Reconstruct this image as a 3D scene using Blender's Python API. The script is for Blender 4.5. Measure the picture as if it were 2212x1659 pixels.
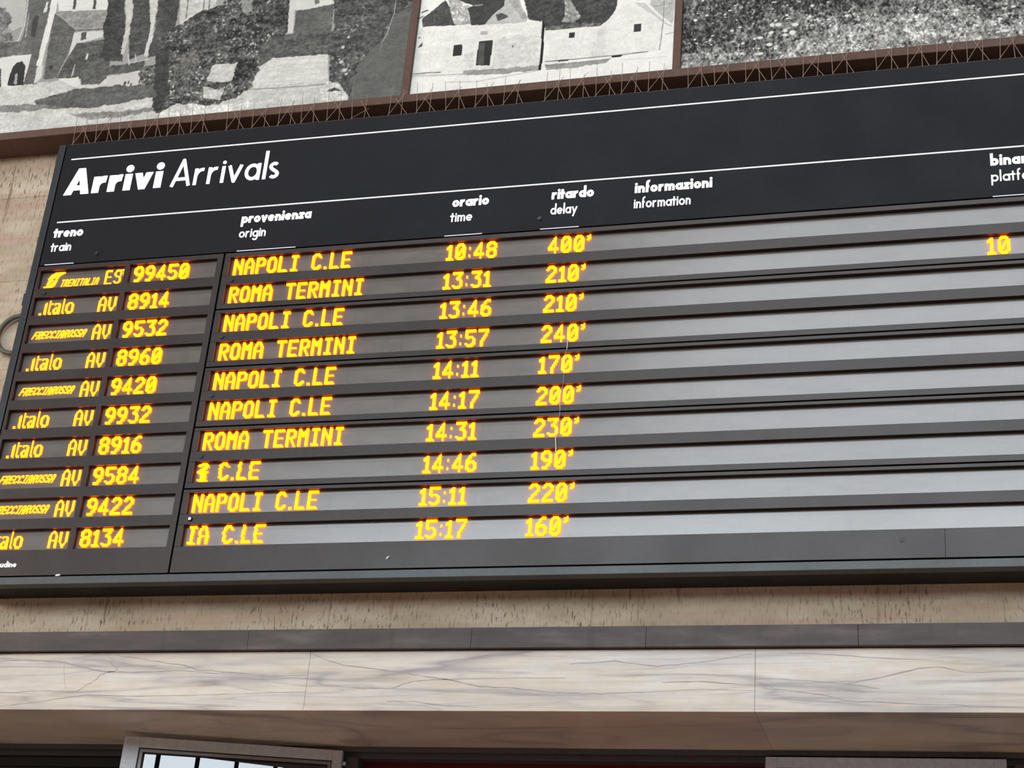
import bpy, bmesh, math, random
import numpy as np
from mathutils import Vector, Matrix

for o in list(bpy.data.objects):
    bpy.data.objects.remove(o, do_unlink=True)
SC = bpy.context.scene
COL = SC.collection
R = math.radians

# ------------------------------------------------------------------ camera
cam = bpy.data.cameras.new('camera')
cam_o = bpy.data.objects.new('camera', cam)
COL.objects.link(cam_o)
SC.camera = cam_o
cam.sensor_fit = 'HORIZONTAL'
cam.sensor_width = 36.0
cam.lens = 3731.0 / 2212.0 * 36.0
cam.clip_start = 0.1
cam.clip_end = 200
YAW, PITCH, ROLL = R(17.011), R(26.378), R(4.979)
fwd = Vector((-math.sin(YAW) * math.cos(PITCH), math.cos(YAW) * math.cos(PITCH), math.sin(PITCH)))
r0 = Vector((math.cos(YAW), math.sin(YAW), 0))
u0 = r0.cross(fwd)
rt = math.cos(ROLL) * r0 + math.sin(ROLL) * u0
up = -math.sin(ROLL) * r0 + math.cos(ROLL) * u0
mw = Matrix.Identity(4)
for i in range(3):
    mw[i][0] = rt[i]; mw[i][1] = up[i]; mw[i][2] = -fwd[i]
mw.translation = Vector((5.234, -7.71, 1.65))
cam_o.matrix_world = mw

# ------------------------------------------------------------------ world, lights, exposure
SC.view_settings.view_transform = 'Standard'
SC.view_settings.look = 'None'
SC.view_settings.exposure = 0.15
SC.view_settings.gamma = 1.0
SC.view_settings.use_curve_mapping = False
world = bpy.data.worlds.new('hall_air')
SC.world = world
world.use_nodes = True
world.node_tree.nodes['Background'].inputs['Color'].default_value = (1.0, 0.96, 0.90, 1)
world.node_tree.nodes['Background'].inputs['Strength'].default_value = 0.11

def area_light(name, loc, target, sx, sy, power, color):
    l = bpy.data.lights.new(name, 'AREA')
    l.shape = 'RECTANGLE'; l.size = sx; l.size_y = sy
    l.energy = power; l.color = color
    o = bpy.data.objects.new(name, l); COL.objects.link(o)
    o.location = loc
    o.rotation_euler = (Vector(target) - Vector(loc)).to_track_quat('-Z', 'Y').to_euler()
    return o

# daylight through the side windows on the left and the roof lights over the hall
area_light('side_window_daylight', (-15, -10.5, 9.2), (2.5, 0, 5.0), 7, 3, 1500, (1.0, 0.94, 0.86))
area_light('roof_light_daylight', (3, -11, 17.5), (3, -4, 4.5), 18, 3, 650, (0.95, 0.97, 1.0))

# ------------------------------------------------------------------ helpers
def setp(o, label=None, cat=None, group=None, kind=None):
    if label: o['label'] = label
    if cat: o['category'] = cat
    if group: o['group'] = group
    if kind: o['kind'] = kind
    return o

def empty(name, loc, label, cat, group=None):
    o = bpy.data.objects.new(name, None); COL.objects.link(o)
    o.location = loc; o.empty_display_size = 0.1
    return setp(o, label, cat, group)

class MB:
    """collects geometry in world coordinates and links it as one object"""
    def __init__(self):
        self.v = []; self.f = []
    def add(self, vs, fs):
        n = len(self.v)
        self.v += [tuple(p) for p in vs]
        self.f += [tuple(i + n for i in f) for f in fs]
    def box(self, x0, x1, y0, y1, z0, z1):
        if x0 > x1: x0, x1 = x1, x0
        if y0 > y1: y0, y1 = y1, y0
        if z0 > z1: z0, z1 = z1, z0
        self.add([(x0,y0,z0),(x1,y0,z0),(x1,y1,z0),(x0,y1,z0),(x0,y0,z1),(x1,y0,z1),(x1,y1,z1),(x0,y1,z1)],
                 [(0,1,5,4),(1,2,6,5),(2,3,7,6),(3,0,4,7),(4,5,6,7),(3,2,1,0)])
    def prism(self, pts, yf, yb):
        """polygon in (x,z), counter-clockwise seen from the hall, extruded from yf (front) to yb"""
        a = sum(pts[i][0]*pts[(i+1)%len(pts)][1]-pts[(i+1)%len(pts)][0]*pts[i][1] for i in range(len(pts)))
        if a < 0: pts = pts[::-1]
        n = len(pts)
        self.add([(p[0], yf, p[1]) for p in pts] + [(p[0], yb, p[1]) for p in pts],
                 [tuple(range(n)), tuple(range(2*n-1, n-1, -1))] + [(i, i+n, (i+1)%n+n, (i+1)%n) for i in range(n)])
    def tube(self, pts, r, seg=6, closed=False):
        P = [Vector(p) for p in pts]; n = len(P)
        rings = []
        for i, p in enumerate(P):
            if closed: t = P[(i+1)%n] - P[i-1]
            else: t = P[min(i+1, n-1)] - P[max(i-1, 0)]
            t.normalize()
            a = t.cross(Vector((0.31, 0.9, 0.3)));  a.normalize(); b = t.cross(a)
            rr = r[i] if isinstance(r, (list, tuple)) else r
            rings.append([p + rr*(math.cos(2*math.pi*k/seg)*a + math.sin(2*math.pi*k/seg)*b) for k in range(seg)])
        vs = [q for ring in rings for q in ring]; fs = []
        m = n if closed else n-1
        for i in range(m):
            for k in range(seg):
                a0 = i*seg+k; a1 = i*seg+(k+1)%seg; b0 = ((i+1)%n)*seg+k; b1 = ((i+1)%n)*seg+(k+1)%seg
                fs.append((a0, a1, b1, b0))
        if not closed:
            fs.append(tuple(range(seg))[::-1]); fs.append(tuple((n-1)*seg+k for k in range(seg)))
        self.add(vs, fs)
    def disc(self, x, z, r, yf, yb, seg=20):
        self.prism([(x+r*math.cos(2*math.pi*k/seg), z+r*math.sin(2*math.pi*k/seg)) for k in range(seg)], yf, yb)
    def build(self, name, mat, parent=None, smooth=False, bevel=0.0, **kw):
        me = bpy.data.meshes.new(name)
        v = self.v
        off = Vector((0, 0, 0))
        if parent is not None:
            p = parent
            while p is not None:
                off += p.location; p = p.parent
        elif v:
            a = np.array(v); off = Vector(((a[:,0].min()+a[:,0].max())/2, (a[:,1].min()+a[:,1].max())/2, a[:,2].min()))
        me.from_pydata([(p[0]-off.x, p[1]-off.y, p[2]-off.z) for p in v], [], self.f)
        me.update()
        bm = bmesh.new(); bm.from_mesh(me)
        bmesh.ops.recalc_face_normals(bm, faces=bm.faces)
        if smooth:
            for f in bm.faces: f.smooth = True
        bm.to_mesh(me); bm.free()
        me.materials.append(mat)
        o = bpy.data.objects.new(name, me); COL.objects.link(o)
        if parent is not None: o.parent = parent
        else: o.location = off
        if bevel:
            b = o.modifiers.new('bevel', 'BEVEL'); b.width = bevel; b.segments = 2; b.limit_method = 'ANGLE'; b.angle_limit = R(50)
        setp(o, **kw)
        return o

def rgb(c):
    return tuple(((x/255.0)/12.92 if x/255.0 <= 0.04045 else ((x/255.0+0.055)/1.055)**2.4) for x in c)

def mat(name, col, rough=0.5, spec=0.5, metal=0.0, emit=None, strength=0.0):
    m = bpy.data.materials.new(name); m.use_nodes = True
    b = m.node_tree.nodes['Principled BSDF']
    b.inputs['Base Color'].default_value = (*col, 1)
    b.inputs['Roughness'].default_value = rough
    b.inputs['Specular IOR Level'].default_value = spec
    b.inputs['Metallic'].default_value = metal
    if emit:
        b.inputs['Emission Color'].default_value = (*emit, 1)
        b.inputs['Emission Strength'].default_value = strength
    return m

class NT:
    def __init__(self, m):
        self.t = m.node_tree; self.b = self.t.nodes['Principled BSDF']
    def n(self, kind, **kw):
        nd = self.t.nodes.new(kind)
        for k, v in kw.items():
            if k.startswith('i_'):
                key = k[2:].replace('_', ' ')
                nd.inputs[key].default_value = v
            else: setattr(nd, k, v)
        return nd
    def l(self, a, b): self.t.links.new(a, b)
    def pos(self, scale=(1,1,1), rot=(0,0,0)):
        g = self.n('ShaderNodeNewGeometry')
        mp = self.n('ShaderNodeMapping'); mp.inputs['Scale'].default_value = scale; mp.inputs['Rotation'].default_value = rot
        self.l(g.outputs['Position'], mp.inputs['Vector'])
        return mp.outputs['Vector']
    def noise(self, vec, scale, detail=4, rough=0.55, dist=0.0):
        nd = self.n('ShaderNodeTexNoise'); nd.inputs['Scale'].default_value = scale; nd.inputs['Detail'].default_value = detail
        nd.inputs['Roughness'].default_value = rough; nd.inputs['Distortion'].default_value = dist
        self.l(vec, nd.inputs['Vector']); return nd.outputs['Fac']
    def ramp(self, fac, stops, interp='LINEAR'):
        nd = self.n('ShaderNodeValToRGB'); cr = nd.color_ramp; cr.interpolation = interp
        while len(cr.elements) < len(stops): cr.elements.new(0.5)
        for e, (p, c) in zip(cr.elements, stops):
            e.position = p; e.color = (*c, 1) if len(c) == 3 else c
        self.l(fac, nd.inputs['Fac']); return nd.outputs['Color']
    def mix(self, a, b, fac, mode='MIX'):
        nd = self.n('ShaderNodeMix', data_type='RGBA', blend_type=mode)
        for sock, v in ((nd.inputs['Factor'], fac), (nd.inputs[6], a), (nd.inputs[7], b)):
            if hasattr(v, 'links') or hasattr(v, 'is_linked'): self.l(v, sock)
            elif isinstance(v, (int, float)): sock.default_value = v
            else: sock.default_value = (*v, 1)
        return nd.outputs[2]
    def bump(self, h, strength=0.3, dist=0.01):
        nd = self.n('ShaderNodeBump'); nd.inputs['Strength'].default_value = strength; nd.inputs['Distance'].default_value = dist
        self.l(h, nd.inputs['Height']); self.l(nd.outputs['Normal'], self.b.inputs['Normal'])

g1 = lambda v: (v, v, v)

# ------------------------------------------------------------------ materials
def make_travertine():
    m = mat('travertine', (.5,.42,.33), 0.75, 0.3); t = NT(m)
    base = t.ramp(t.noise(t.pos((1.2,1,3.2)), 2.2, 5), [(0.25, rgb((156,139,117))), (0.5, rgb((178,162,140))), (0.75, rgb((196,183,165)))])
    pink = t.ramp(t.noise(t.pos((.7,1,9)), 1.6, 3), [(0.50, g1(0)), (0.66, g1(.55))])
    base = t.mix(base, rgb((176,142,126)), pink)
    pits = t.ramp(t.noise(t.pos((85,20,20)), 1.0, 3, .6), [(0.34, g1(0)), (0.45, g1(1))])
    zone = t.ramp(t.noise(t.pos((3,1,2)), 1.0, 2), [(0.35, g1(.2)), (0.6, g1(1))])
    pm = t.mix(g1(1), pits, zone)
    crack = t.ramp(t.noise(t.pos((16,10,1.6)), 1.0, 4, .6), [(0.31, g1(.2)), (0.37, g1(1))])
    pm = t.mix(pm, crack, 1.0, 'MULTIPLY')
    col = t.mix(rgb((112,94,78)), base, pm)
    br = t.n('ShaderNodeTexBrick'); br.offset = .5
    mp = t.pos((1,1,1), (R(90),0,0))
    t.l(mp, br.inputs['Vector'])
    br.inputs['Scale'].default_value = 1.0; br.inputs['Brick Width'].default_value = 1.35; br.inputs['Row Height'].default_value = 0.59
    br.inputs['Mortar Size'].default_value = 0.006; br.inputs['Color1'].default_value = (1,1,1,1); br.inputs['Color2'].default_value = (.93,.92,.9,1)
    br.inputs['Mortar'].default_value = (.80,.74,.70,1)
    col = t.mix(col, br.outputs['Color'], 1.0, 'MULTIPLY')
    t.l(col, t.b.inputs['Base Color']); t.bump(pm, .5, .006)
    return m

def make_marble(name):
    m = mat(name, (.7,.66,.6), 0.42, 0.4); t = NT(m)
    base = t.ramp(t.noise(t.pos((.35,.8,3.0)), 1.5, 6, .62, .3), [(0.25, rgb((184,174,164))), (0.45, rgb((206,196,182))), (0.6, rgb((216,208,198))), (0.8, rgb((226,223,222)))])
    warm = t.ramp(t.noise(t.pos((2.6,2,8)), 1.4, 6, .7), [(0.45, g1(0)), (0.7, g1(.55))])
    base = t.mix(base, rgb((200,180,150)), warm)
    cloud = t.ramp(t.noise(t.pos((.7,2,14), (0,R(2),0)), 1.2, 6, .65, .3), [(0.45, g1(0)), (0.75, g1(.55))])
    base = t.mix(base, rgb((170,166,170)), cloud)
    grain = t.ramp(t.noise(t.pos((5,5,55)), 1.0, 4, .7), [(0.3, g1(.93)), (0.65, g1(1.03))])
    base = t.mix(base, grain, 1.0, 'MULTIPLY')
    def ridge(vec, scale, dist, wd, seedv, amount, col, base):
        nz = t.noise(vec, scale, 4, .42, dist)
        s1 = t.n('ShaderNodeMath', operation='SUBTRACT'); t.l(nz, s1.inputs[0]); s1.inputs[1].default_value = seedv
        a1 = t.n('ShaderNodeMath', operation='ABSOLUTE'); t.l(s1.outputs[0], a1.inputs[0])
        v = t.ramp(a1.outputs[0], [(0.0, g1(amount)), (wd*.35, g1(amount*.45)), (wd, g1(0))])
        k = t.ramp(t.noise(t.pos((1.3,1,3.5)), 1.7, 3), [(0.34, g1(.1)), (0.56, g1(1))])
        return t.mix(base, col, t.mix(v, k, 1.0, 'MULTIPLY'))
    base = ridge(t.pos((.20,1.1,3.4), (0,R(3),0)), 1.2, .2, .026, .50, .75, rgb((132,124,128)), base)
    base = ridge(t.pos((.30,.8,4.4), (0,R(-3),0)), 1.6, .3, .034, .45, .7, rgb((142,136,140)), base)
    base = ridge(t.pos((.5,1.6,8), (0,R(2),0)), 1.8, .3, .05, .52, .55, rgb((158,150,150)), base)
    t.l(base, t.b.inputs['Base Color'])
    return m

def make_dark_stone():
    m = mat('dark_stone', (.1,.09,.09), 0.5, 0.4); t = NT(m)
    c = t.ramp(t.noise(t.pos((2,3,9)), 1.6, 5, .6), [(0.3, rgb((54,44,41))), (0.55, rgb((72,61,57))), (0.75, rgb((94,85,81)))])
    st = t.ramp(t.noise(t.pos((9,3,1.2)), 1.0, 3), [(0.30, g1(.8)), (0.42, g1(1))])
    t.l(t.mix(c, st, 1.0, 'MULTIPLY'), t.b.inputs['Base Color'])
    return m

def speckled(name, c, rough=.4, spec=.5, var=.12, scale=40):
    m = mat(name, c, rough, spec); t = NT(m)
    lo = tuple(x*(1-var) for x in c); hi = tuple(x*(1+var) for x in c)
    t.l(t.ramp(t.noise(t.pos(), scale, 4), [(0.3, lo), (0.7, hi)]), t.b.inputs['Base Color'])
    rr = t.ramp(t.noise(t.pos((1,1,1)), 3.0, 3), [(0.3, g1(rough*.85)), (0.7, g1(min(1, rough*1.15)))])
    t.l(rr, t.b.inputs['Roughness'])
    return m

def make_display():
    m = mat('display_film', (.10,.097,.092), .21, .5); t = NT(m)
    w = t.n('ShaderNodeTexWave', wave_type='BANDS', bands_direction='X'); w.inputs['Scale'].default_value = 55; w.inputs['Distortion'].default_value = .6; w.inputs['Detail'].default_value = 1
    t.l(t.pos(), w.inputs['Vector'])
    t.b.inputs['IOR'].default_value = 1.95
    lines = t.ramp(w.outputs['Fac'], [(0.0, g1(.80)), (0.6, g1(1))])
    blotch = t.ramp(t.noise(t.pos((2.5,1,7)), 2.0, 4), [(0.3, rgb((100,92,86))), (0.7, rgb((113,105,99)))])
    br = t.n('ShaderNodeTexBrick'); br.offset = .37
    t.l(t.pos((1,1,1), (R(90),0,0)), br.inputs['Vector'])
    br.inputs['Scale'].default_value = 1; br.inputs['Brick Width'].default_value = .77; br.inputs['Row Height'].default_value = .17752
    br.inputs['Mortar Size'].default_value = .0013; br.inputs['Color1'].default_value = (1,1,1,1); br.inputs['Color2'].default_value = (.94,.94,.95,1); br.inputs['Mortar'].default_value = (.72,.72,.72,1)
    c = t.mix(blotch, lines, 1.0, 'MULTIPLY'); c = t.mix(c, br.outputs['Color'], 1.0, 'MULTIPLY')
    t.l(c, t.b.inputs['Base Color'])
    return m

M_trav = make_travertine()
M_marble = make_marble('veined_marble')
M_dstone = make_dark_stone()
M_header = speckled('header_paint', rgb((27,27,31)), .5, .13)
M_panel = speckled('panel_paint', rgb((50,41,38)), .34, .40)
M_frame = speckled('frame_paint', rgb((66,70,72)), .40, .5)
M_edge = speckled('edge_frame_paint', rgb((34,36,40)), .42, .45)
M_black = mat('gap_black', (.006,.005,.005), .8, .2)
M_house = speckled('housing_paint', rgb((34,31,30)), .6, .3)
M_disp = make_display()
M_recess_shade = speckled('recess_shade', rgb((26,22,21)), .6, .3)  # recess sides coloured darker than the panel so they stay in shade beside the LEDs
M_white = mat('lit_white_letters', (.9,.9,.9), .5, .3, emit=(1,1,1), strength=1.1)
M_title = mat('lit_title_letters', (.9,.9,.9), .5, .3, emit=(1,1,1), strength=1.0)
M_rule = mat('white_rule', (.85,.87,.88), .5, .3, emit=(.95,1,1), strength=.25)
M_glint = mat('leak_glint', (.8,.8,.9), .5, .3, emit=(.72,.72,1), strength=.45)  # glowing colour stands in for light leaking along the header edge, no lamp
M_led = mat('amber_led', (.3,.1,0), .6, .2, emit=(1,.135,0.0), strength=8.6)
M_ledthin = mat('amber_led_fine', (.3,.1,0), .6, .2, emit=(1,.15,0.001), strength=7.2)
M_rail = speckled('brown_rail_paint', rgb((90,66,56)), .6, .3, .15, 30)
M_wire = mat('spike_wire', rgb((150,126,110)), .5, .4, .15)
M_ring = speckled('iron_ring', rgb((82,80,68)), .5, .5)
M_doorf = speckled('door_frame_metal', rgb((70,68,72)), .45, .5)
M_leaf = speckled('leaf_frame_metal', rgb((182,187,194)), .42, .5)
M_leafb = speckled('blue_grey_leaf_metal', rgb((192,200,222)), .42, .5)
M_gasket = mat('gasket', (.008,.008,.01), .6, .3)
M_bead = speckled('glazing_bead', rgb((128,120,118)), .4, .5)
M_red = speckled('dark_red_panel', rgb((84,8,26)), .6, .3)
M_floor = speckled('stone_floor', rgb((200,170,150)), .5, .4, .15, 3)
M_hall = speckled('hall_plaster', rgb((170,160,146)), .8, .2, .1, 3)
M_mull = mat('mullion_dark', (.006,.006,.008), .7, .2)
M_day = mat('daylight_pane', (.1,.1,.1), .3, .4, emit=(.82,.92,1.0), strength=7.8)
M_day2 = mat('clerestory_pane', (.1,.1,.1), .3, .4, emit=(.86,.93,1.0), strength=3.6)
M_glass = mat('leaf_glass', (.004,.006,.007), .0, .5)
M_glass.node_tree.nodes['Principled BSDF'].inputs['IOR'].default_value = 1.85
M_chip = mat('paint_chip', rgb((225,225,225)), .6, .3)
M_silver = mat('latch_silver', rgb((222,222,232)), .3, .5, .3)
M_thread = mat('white_thread', rgb((214,208,204)), .8, .2)

# ------------------------------------------------------------------ the setting
ZT, ZL0, ZL1, ZD = 4.293, 3.889, 4.188, 0.0     # wall bottom, lintel bottom/top
def struct(mb, name, m, **kw): return mb.build(name, m, kind='structure', **kw)

w = MB(); w.box(-2.2, 8.6, 0, .62, ZL1, 9.6); struct(w, 'wall_back', M_trav)
for k, (x0, x1) in enumerate(((-2.2, -1.5), (6.6, 8.6))):
    w = MB(); w.box(x0, x1, 0, .75, 0, ZL1); struct(w, 'wall_pier_' + ('left', 'right')[k], M_trav)
w = MB(); w.box(-14, 18, -26.5, 3, -.1, 0); struct(w, 'floor', M_floor)
# dark stone ledge above the lintel, in slabs
xs = [-1.5, 0.2, 1.642, 2.806, 3.662, 4.641, 6.0, 6.6]
for k in range(len(xs)-1):
    w = MB(); w.box(xs[k]+.0006, xs[k+1]-.0006, -.08, 0, ZL1+.003, ZT); struct(w, 'trim_%d' % (k+1), M_dstone, bevel=.0015)
# marble lintel slabs (front and soffit)
xs = [-1.5, 1.975, 4.172, 6.6]
for k in range(3):
    w = MB(); w.box(xs[k]+.0006, xs[k+1]-.0006, -.05, .62, ZL0, ZL1); struct(w, 'trim_%d' % (k+8), M_marble, bevel=.0015)
VEINS = [
 (0.0066, [(0.908, 4.175), (1.122, 4.143), (1.306, 4.118), (1.374, 4.096), (1.616, 4.076), (1.816, 4.063), (1.978, 4.065)]),
 (0.0077, [(0.087, 4.137), (0.249, 4.144), (0.391, 4.151), (0.626, 4.137), (0.848, 4.088), (1.026, 4.082), (1.306, 4.093), (1.491, 4.076), (1.817, 4.056), (1.975, 4.049)]),
 (0.0066, [(0.849, 4.183), (0.895, 4.151), (0.891, 4.131), (0.935, 4.107), (0.925, 4.092), (0.88, 4.083), (0.843, 4.07), (0.818, 4.041), (0.783, 4.022), (0.725, 3.983), (0.66, 3.983), (0.553, 3.988), (0.289, 3.976), (0.128, 3.971)]),
 (0.0055, [(0.145, 3.9), (0.306, 3.905), (0.48, 3.925), (0.786, 3.966), (1.083, 3.959), (1.504, 3.967), (1.979, 3.983)]),
 (0.0035, [(0.624, 4.147), (0.629, 4.091), (0.659, 3.998)]),
 (0.0066, [(1.982, 4.177), (2.023, 4.157), (2.074, 4.14), (2.155, 4.117), (2.464, 4.078), (2.6, 4.057), (2.733, 4.036), (2.858, 4.009), (3.044, 3.999), (3.244, 3.977), (3.456, 3.973), (3.688, 3.984), (3.936, 3.993), (4.162, 3.988)]),
 (0.0057, [(1.999, 4.014), (2.067, 4.014), (2.281, 3.997), (2.416, 4.0), (2.511, 4.032), (2.618, 4.041), (2.896, 4.047), (3.28, 4.051)]),
 (0.0066, [(2.4, 3.935), (2.553, 3.933), (2.694, 3.915), (2.856, 3.907)]),
 (0.0066, [(2.765, 4.144), (2.902, 4.167), (3.108, 4.179)]),
 (0.0066, [(3.293, 4.119), (3.516, 4.131), (3.716, 4.104), (3.933, 4.125), (4.155, 4.164)]),
 (0.0066, [(3.741, 4.028), (3.935, 4.032), (4.162, 4.014)]),
 (0.0057, [(4.187, 4.03), (4.269, 3.995), (4.49, 3.967), (4.584, 3.941), (4.87, 3.929), (5.108, 3.921), (5.477, 3.905)]),
 (0.0062, [(4.191, 4.047), (4.38, 4.036), (4.585, 4.02), (4.745, 4.05), (4.896, 4.089), (4.997, 4.097), (5.102, 4.073), (5.488, 4.076)]),
 (0.0055, [(4.587, 4.018), (4.73, 3.997)]),
 (0.0055, [(4.316, 4.167), (4.526, 4.157), (4.732, 4.139), (5.016, 4.125)]),
]

M_vein = speckled('vein_grey', rgb((156,147,146)), .45, .4, .12, 30)
for wd, pts in VEINS:
    n = len(pts); L_ = []; R_ = []
    vr = random.Random(int(pts[0][0]*1000))
    P_ = []
    for i in range(n-1):
        for k in range(5):
            f_ = k/5.0
            P_.append((pts[i][0]*(1-f_)+pts[i+1][0]*f_ + vr.uniform(-.002, .002), pts[i][1]*(1-f_)+pts[i+1][1]*f_ + vr.uniform(-.002, .002)))
    P_.append(pts[-1]); n = len(P_)
    mb = MB()
    for i in range(n):
        a, b = P_[max(0, i-1)], P_[min(n-1, i+1)]
        d = math.hypot(b[0]-a[0], b[1]-a[1]); nx, nz = -(b[1]-a[1])/d, (b[0]-a[0])/d
        h_ = wd*.42*(.45+.55*math.sin(math.pi*(i+.5)/n))*vr.uniform(.6, 1.2)
        L_.append((P_[i][0]+nx*h_, P_[i][1]+nz*h_)); R_.append((P_[i][0]-nx*h_, P_[i][1]-nz*h_))
    mb.add([(p[0], -.0503, p[1]) for p in L_+R_] + [(p[0], -.0490, p[1]) for p in L_+R_],
           [(i, i+1, n+i+1, n+i) for i in range(n-1)] + [(i, i+1, 2*n+i+1, 2*n+i) for i in range(n-1)] + [(n+i, n+i+1, 3*n+i+1, 3*n+i) for i in range(n-1)])
    mid = pts[len(pts)//2][0]
    slab = bpy.data.objects['trim_8' if mid < 1.975 else 'trim_9' if mid < 4.172 else 'trim_10']
    mb.build('vein', M_vein, slab)
# brown rail under the murals and the upright mouldings between them
w = MB(); w.box(-2.2, 8.6, -.19, 0, 7.383, 7.436); struct(w, 'trim_11', M_rail, bevel=.004)
for k, (a, b) in enumerate(((2.102, 2.150), (3.677, 3.722))):
    w = MB(); w.box(a, b, -.145, 0, 7.436, 9.3); struct(w, 'trim_%d' % (12+k), M_rail, bevel=.004)
w = MB(); w.box(-2.2, 8.6, -.17, 0, 9.3, 9.42); struct(w, 'trim_14', M_rail, bevel=.004)

# door frame deep under the lintel
YF = .60
w = MB()
w.box(-1.5, 6.6, YF, YF+.07, 3.864, ZL0)
w.box(-1.5, 6.6, YF+.04, YF+.12, 3.838, 3.864)
for x in (-1.5, .76, 1.965, 4.13, 5.30, 6.53):
    w.box(x, x+.07, YF+.02, YF+.12, 0, 3.838)
w.box(-1.5, 6.6, YF+.02, YF+.12, 2.55, 2.63)
struct(w, 'door_1', M_doorf, bevel=.002)
w = MB()
for k in range(16):
    z = 3.83-.055*k
    w.box(-1.43, .76, YF+.06, YF+.10, z-.05, z)
struct(w, 'door_2', speckled('dark_slats', rgb((44,42,44)), .5, .4))
w = MB(); w.box(-2.2, 8.6, 2.2, 2.3, 0, 4.2); struct(w, 'wall_inner', speckled('inner_wall', rgb((60,56,54)), .8, .2))
w = MB(); w.box(2.03, 4.13, YF+.125, YF+.15, 2.63, ZL0-.005)
w.build('red_panel', M_red, label='dark red fixed panel in the door head under the marble lintel', cat='panel')

# hall front opposite: glazed facade letting in the daylight
FX0, FX1, FZ0, FZ1 = -11.0, 15.0, 8.6, 15.75
w = MB(); w.box(-14, 18, -26.35, -26.2, 0, FZ0); w.box(-14, FX0, -26.35, -26.2, FZ0, FZ1); w.box(FX1, 18, -26.35, -26.2, FZ0, FZ1); w.box(-14, 18, -26.35, -26.2, FZ1, 16.9); w.box(-14, -2.4, -26.35, -26.2, 16.9, 24); w.box(-14, 18, -26.35, -26.2, 24, 26)
struct(w, 'wall_front', M_hall)
w = MB(); w.box(FX0, FX1, -26.22, -26.2, FZ0, FZ1)
win = struct(w, 'window_1', M_day)
w = MB(); w.box(-2.4, 18, -26.22, -26.2, 16.9, 24); struct(w, 'window_2', M_day2)
w = MB()
for k in range(-13, 19):
    x = -.03 + .79*k
    w.box(x-.045, x+.045, -26.15, -26.0, FZ0, FZ1)
w.box(2.5, 3.05, -26.15, -25.9, FZ0, FZ1)
w.build('window_mullions', M_mull, win)

# ------------------------------------------------------------------ stroke lettering
def arc(cx, cy, rx, ry, a0, a1, n=14):
    return [(cx+rx*math.cos(R(a0+(a1-a0)*k/n)), cy+ry*math.sin(R(a0+(a1-a0)*k/n))) for k in range(n+1)]
XH = .62
def glyph(c, w):
    """strokes of a geometric sans letter (cap height 1) for stem width w; returns strokes, dots, advance"""
    h = w/2; r = XH/2-h; rx = r*1.02; o = XH/2
    ring = arc(h+rx, o, rx, r, 0, 360, 28); D = []; W2 = 2*rx+w
    if c == 'A' and w > .2: return [[(0,0),(.27,0),(.60,1),(.36,1)], [(.60,0),(.88,0),(.60,1),(.36,1)], [(.18,.16),(.75,.16),(.70,.34),(.22,.34)]], None, .88
    if c == 'v' and w > .2: return [[(0,XH),(.25,XH),(.42,0),(.20,0)], [(.62,XH),(.38,XH),(.20,0),(.42,0)]], None, .62
    if c == 'A': return [[(h*.9, 0), (.42, 1-h*.2), (.84-h*.9, 0)], [(.17, .27), (.67, .27)]], D, .84
    if c == 'r': return [[(h, 0), (h, XH)], arc(h+.27, XH-.27-h*.9, .27, .27, 180, 78, 10)], D, .42+h*.3
    if c == 'i': return [[(h, 0), (h, XH)]], [(h, XH+.10+w*.42, max(.062, w*.54))], w
    if c == 'v': return [[(h*.8, XH), (.30, h*.3), (.60-h*.8, XH)]], D, .60
    if c == 'a': return [ring, [(W2-h, 0), (W2-h, XH)]], D, W2
    if c == 'l': return [[(h, 0), (h, 1.06)]], D, w
    if c == 's': return [arc(.17, XH-.165, .14, .165-h, 35, 235, 10)+arc(.19, .165, .15, .165-h, 60, -145, 12)], D, .37
    if c == 't': return [[(.13, 0), (.13, .86)], [(-.07-h*.4, XH-h), (.33+h*.4, XH-h)]], D, .30+h*.4
    if c == 'e': return [arc(h+rx, o, rx, r, 318, 0, 26)[::-1] if False else arc(h+rx, o, rx, r, 0, 318, 24), [(h, o), (h+2*rx, o)]], D, W2
    if c == 'n': return [[(h, 0), (h, XH)], arc(h+.19, XH-.19-h, .19, .19, 180, 0, 12)+[(h+.38, 0)]], D, .38+w
    if c == 'm': return [[(h, 0), (h, XH)], arc(h+.17, XH-.17-h, .17, .17, 180, 0, 10)+[(h+.34, 0)], arc(h+.51, XH-.17-h, .17, .17, 180, 0, 10)+[(h+.68, 0)]], D, .68+w
    if c == 'o': return [ring], D, W2
    if c == 'p': return [ring, [(h, XH), (h, -.34)]], D, W2
    if c == 'b': return [ring, [(h, 0), (h, 1.06)]], D, W2
    if c == 'd': return [ring, [(W2-h, 0), (W2-h, 1.06)]], D, W2
    if c == 'g': return [ring, [(W2-h, XH), (W2-h, -.06)]+arc(h+rx, -.06, rx, .24, 0, -150, 12)], D, W2
    if c == 'z': return [[(.02, XH-h), (.44, XH-h), (.05, h), (.48, h)]], D, .5
    if c == 'f': return [[(.12, 0), (.12, .84)]+arc(.30, .84, .18, .18, 180, 75, 8), [(0, XH-h), (.30, XH-h)]], D, .33
    if c == 'y': return [[(h*.8, XH), (.30, .02)], [(.60-h*.8, XH), (.14, -.32)]], D, .60
    if c == 'u': return [[(h, XH), (h, .2+h)]+arc(h+.19, .19+h, .19, .19, 180, 360, 12), [(h+.38, XH), (h+.38, 0)]], D, .38+w
    return [], D, .3

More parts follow.
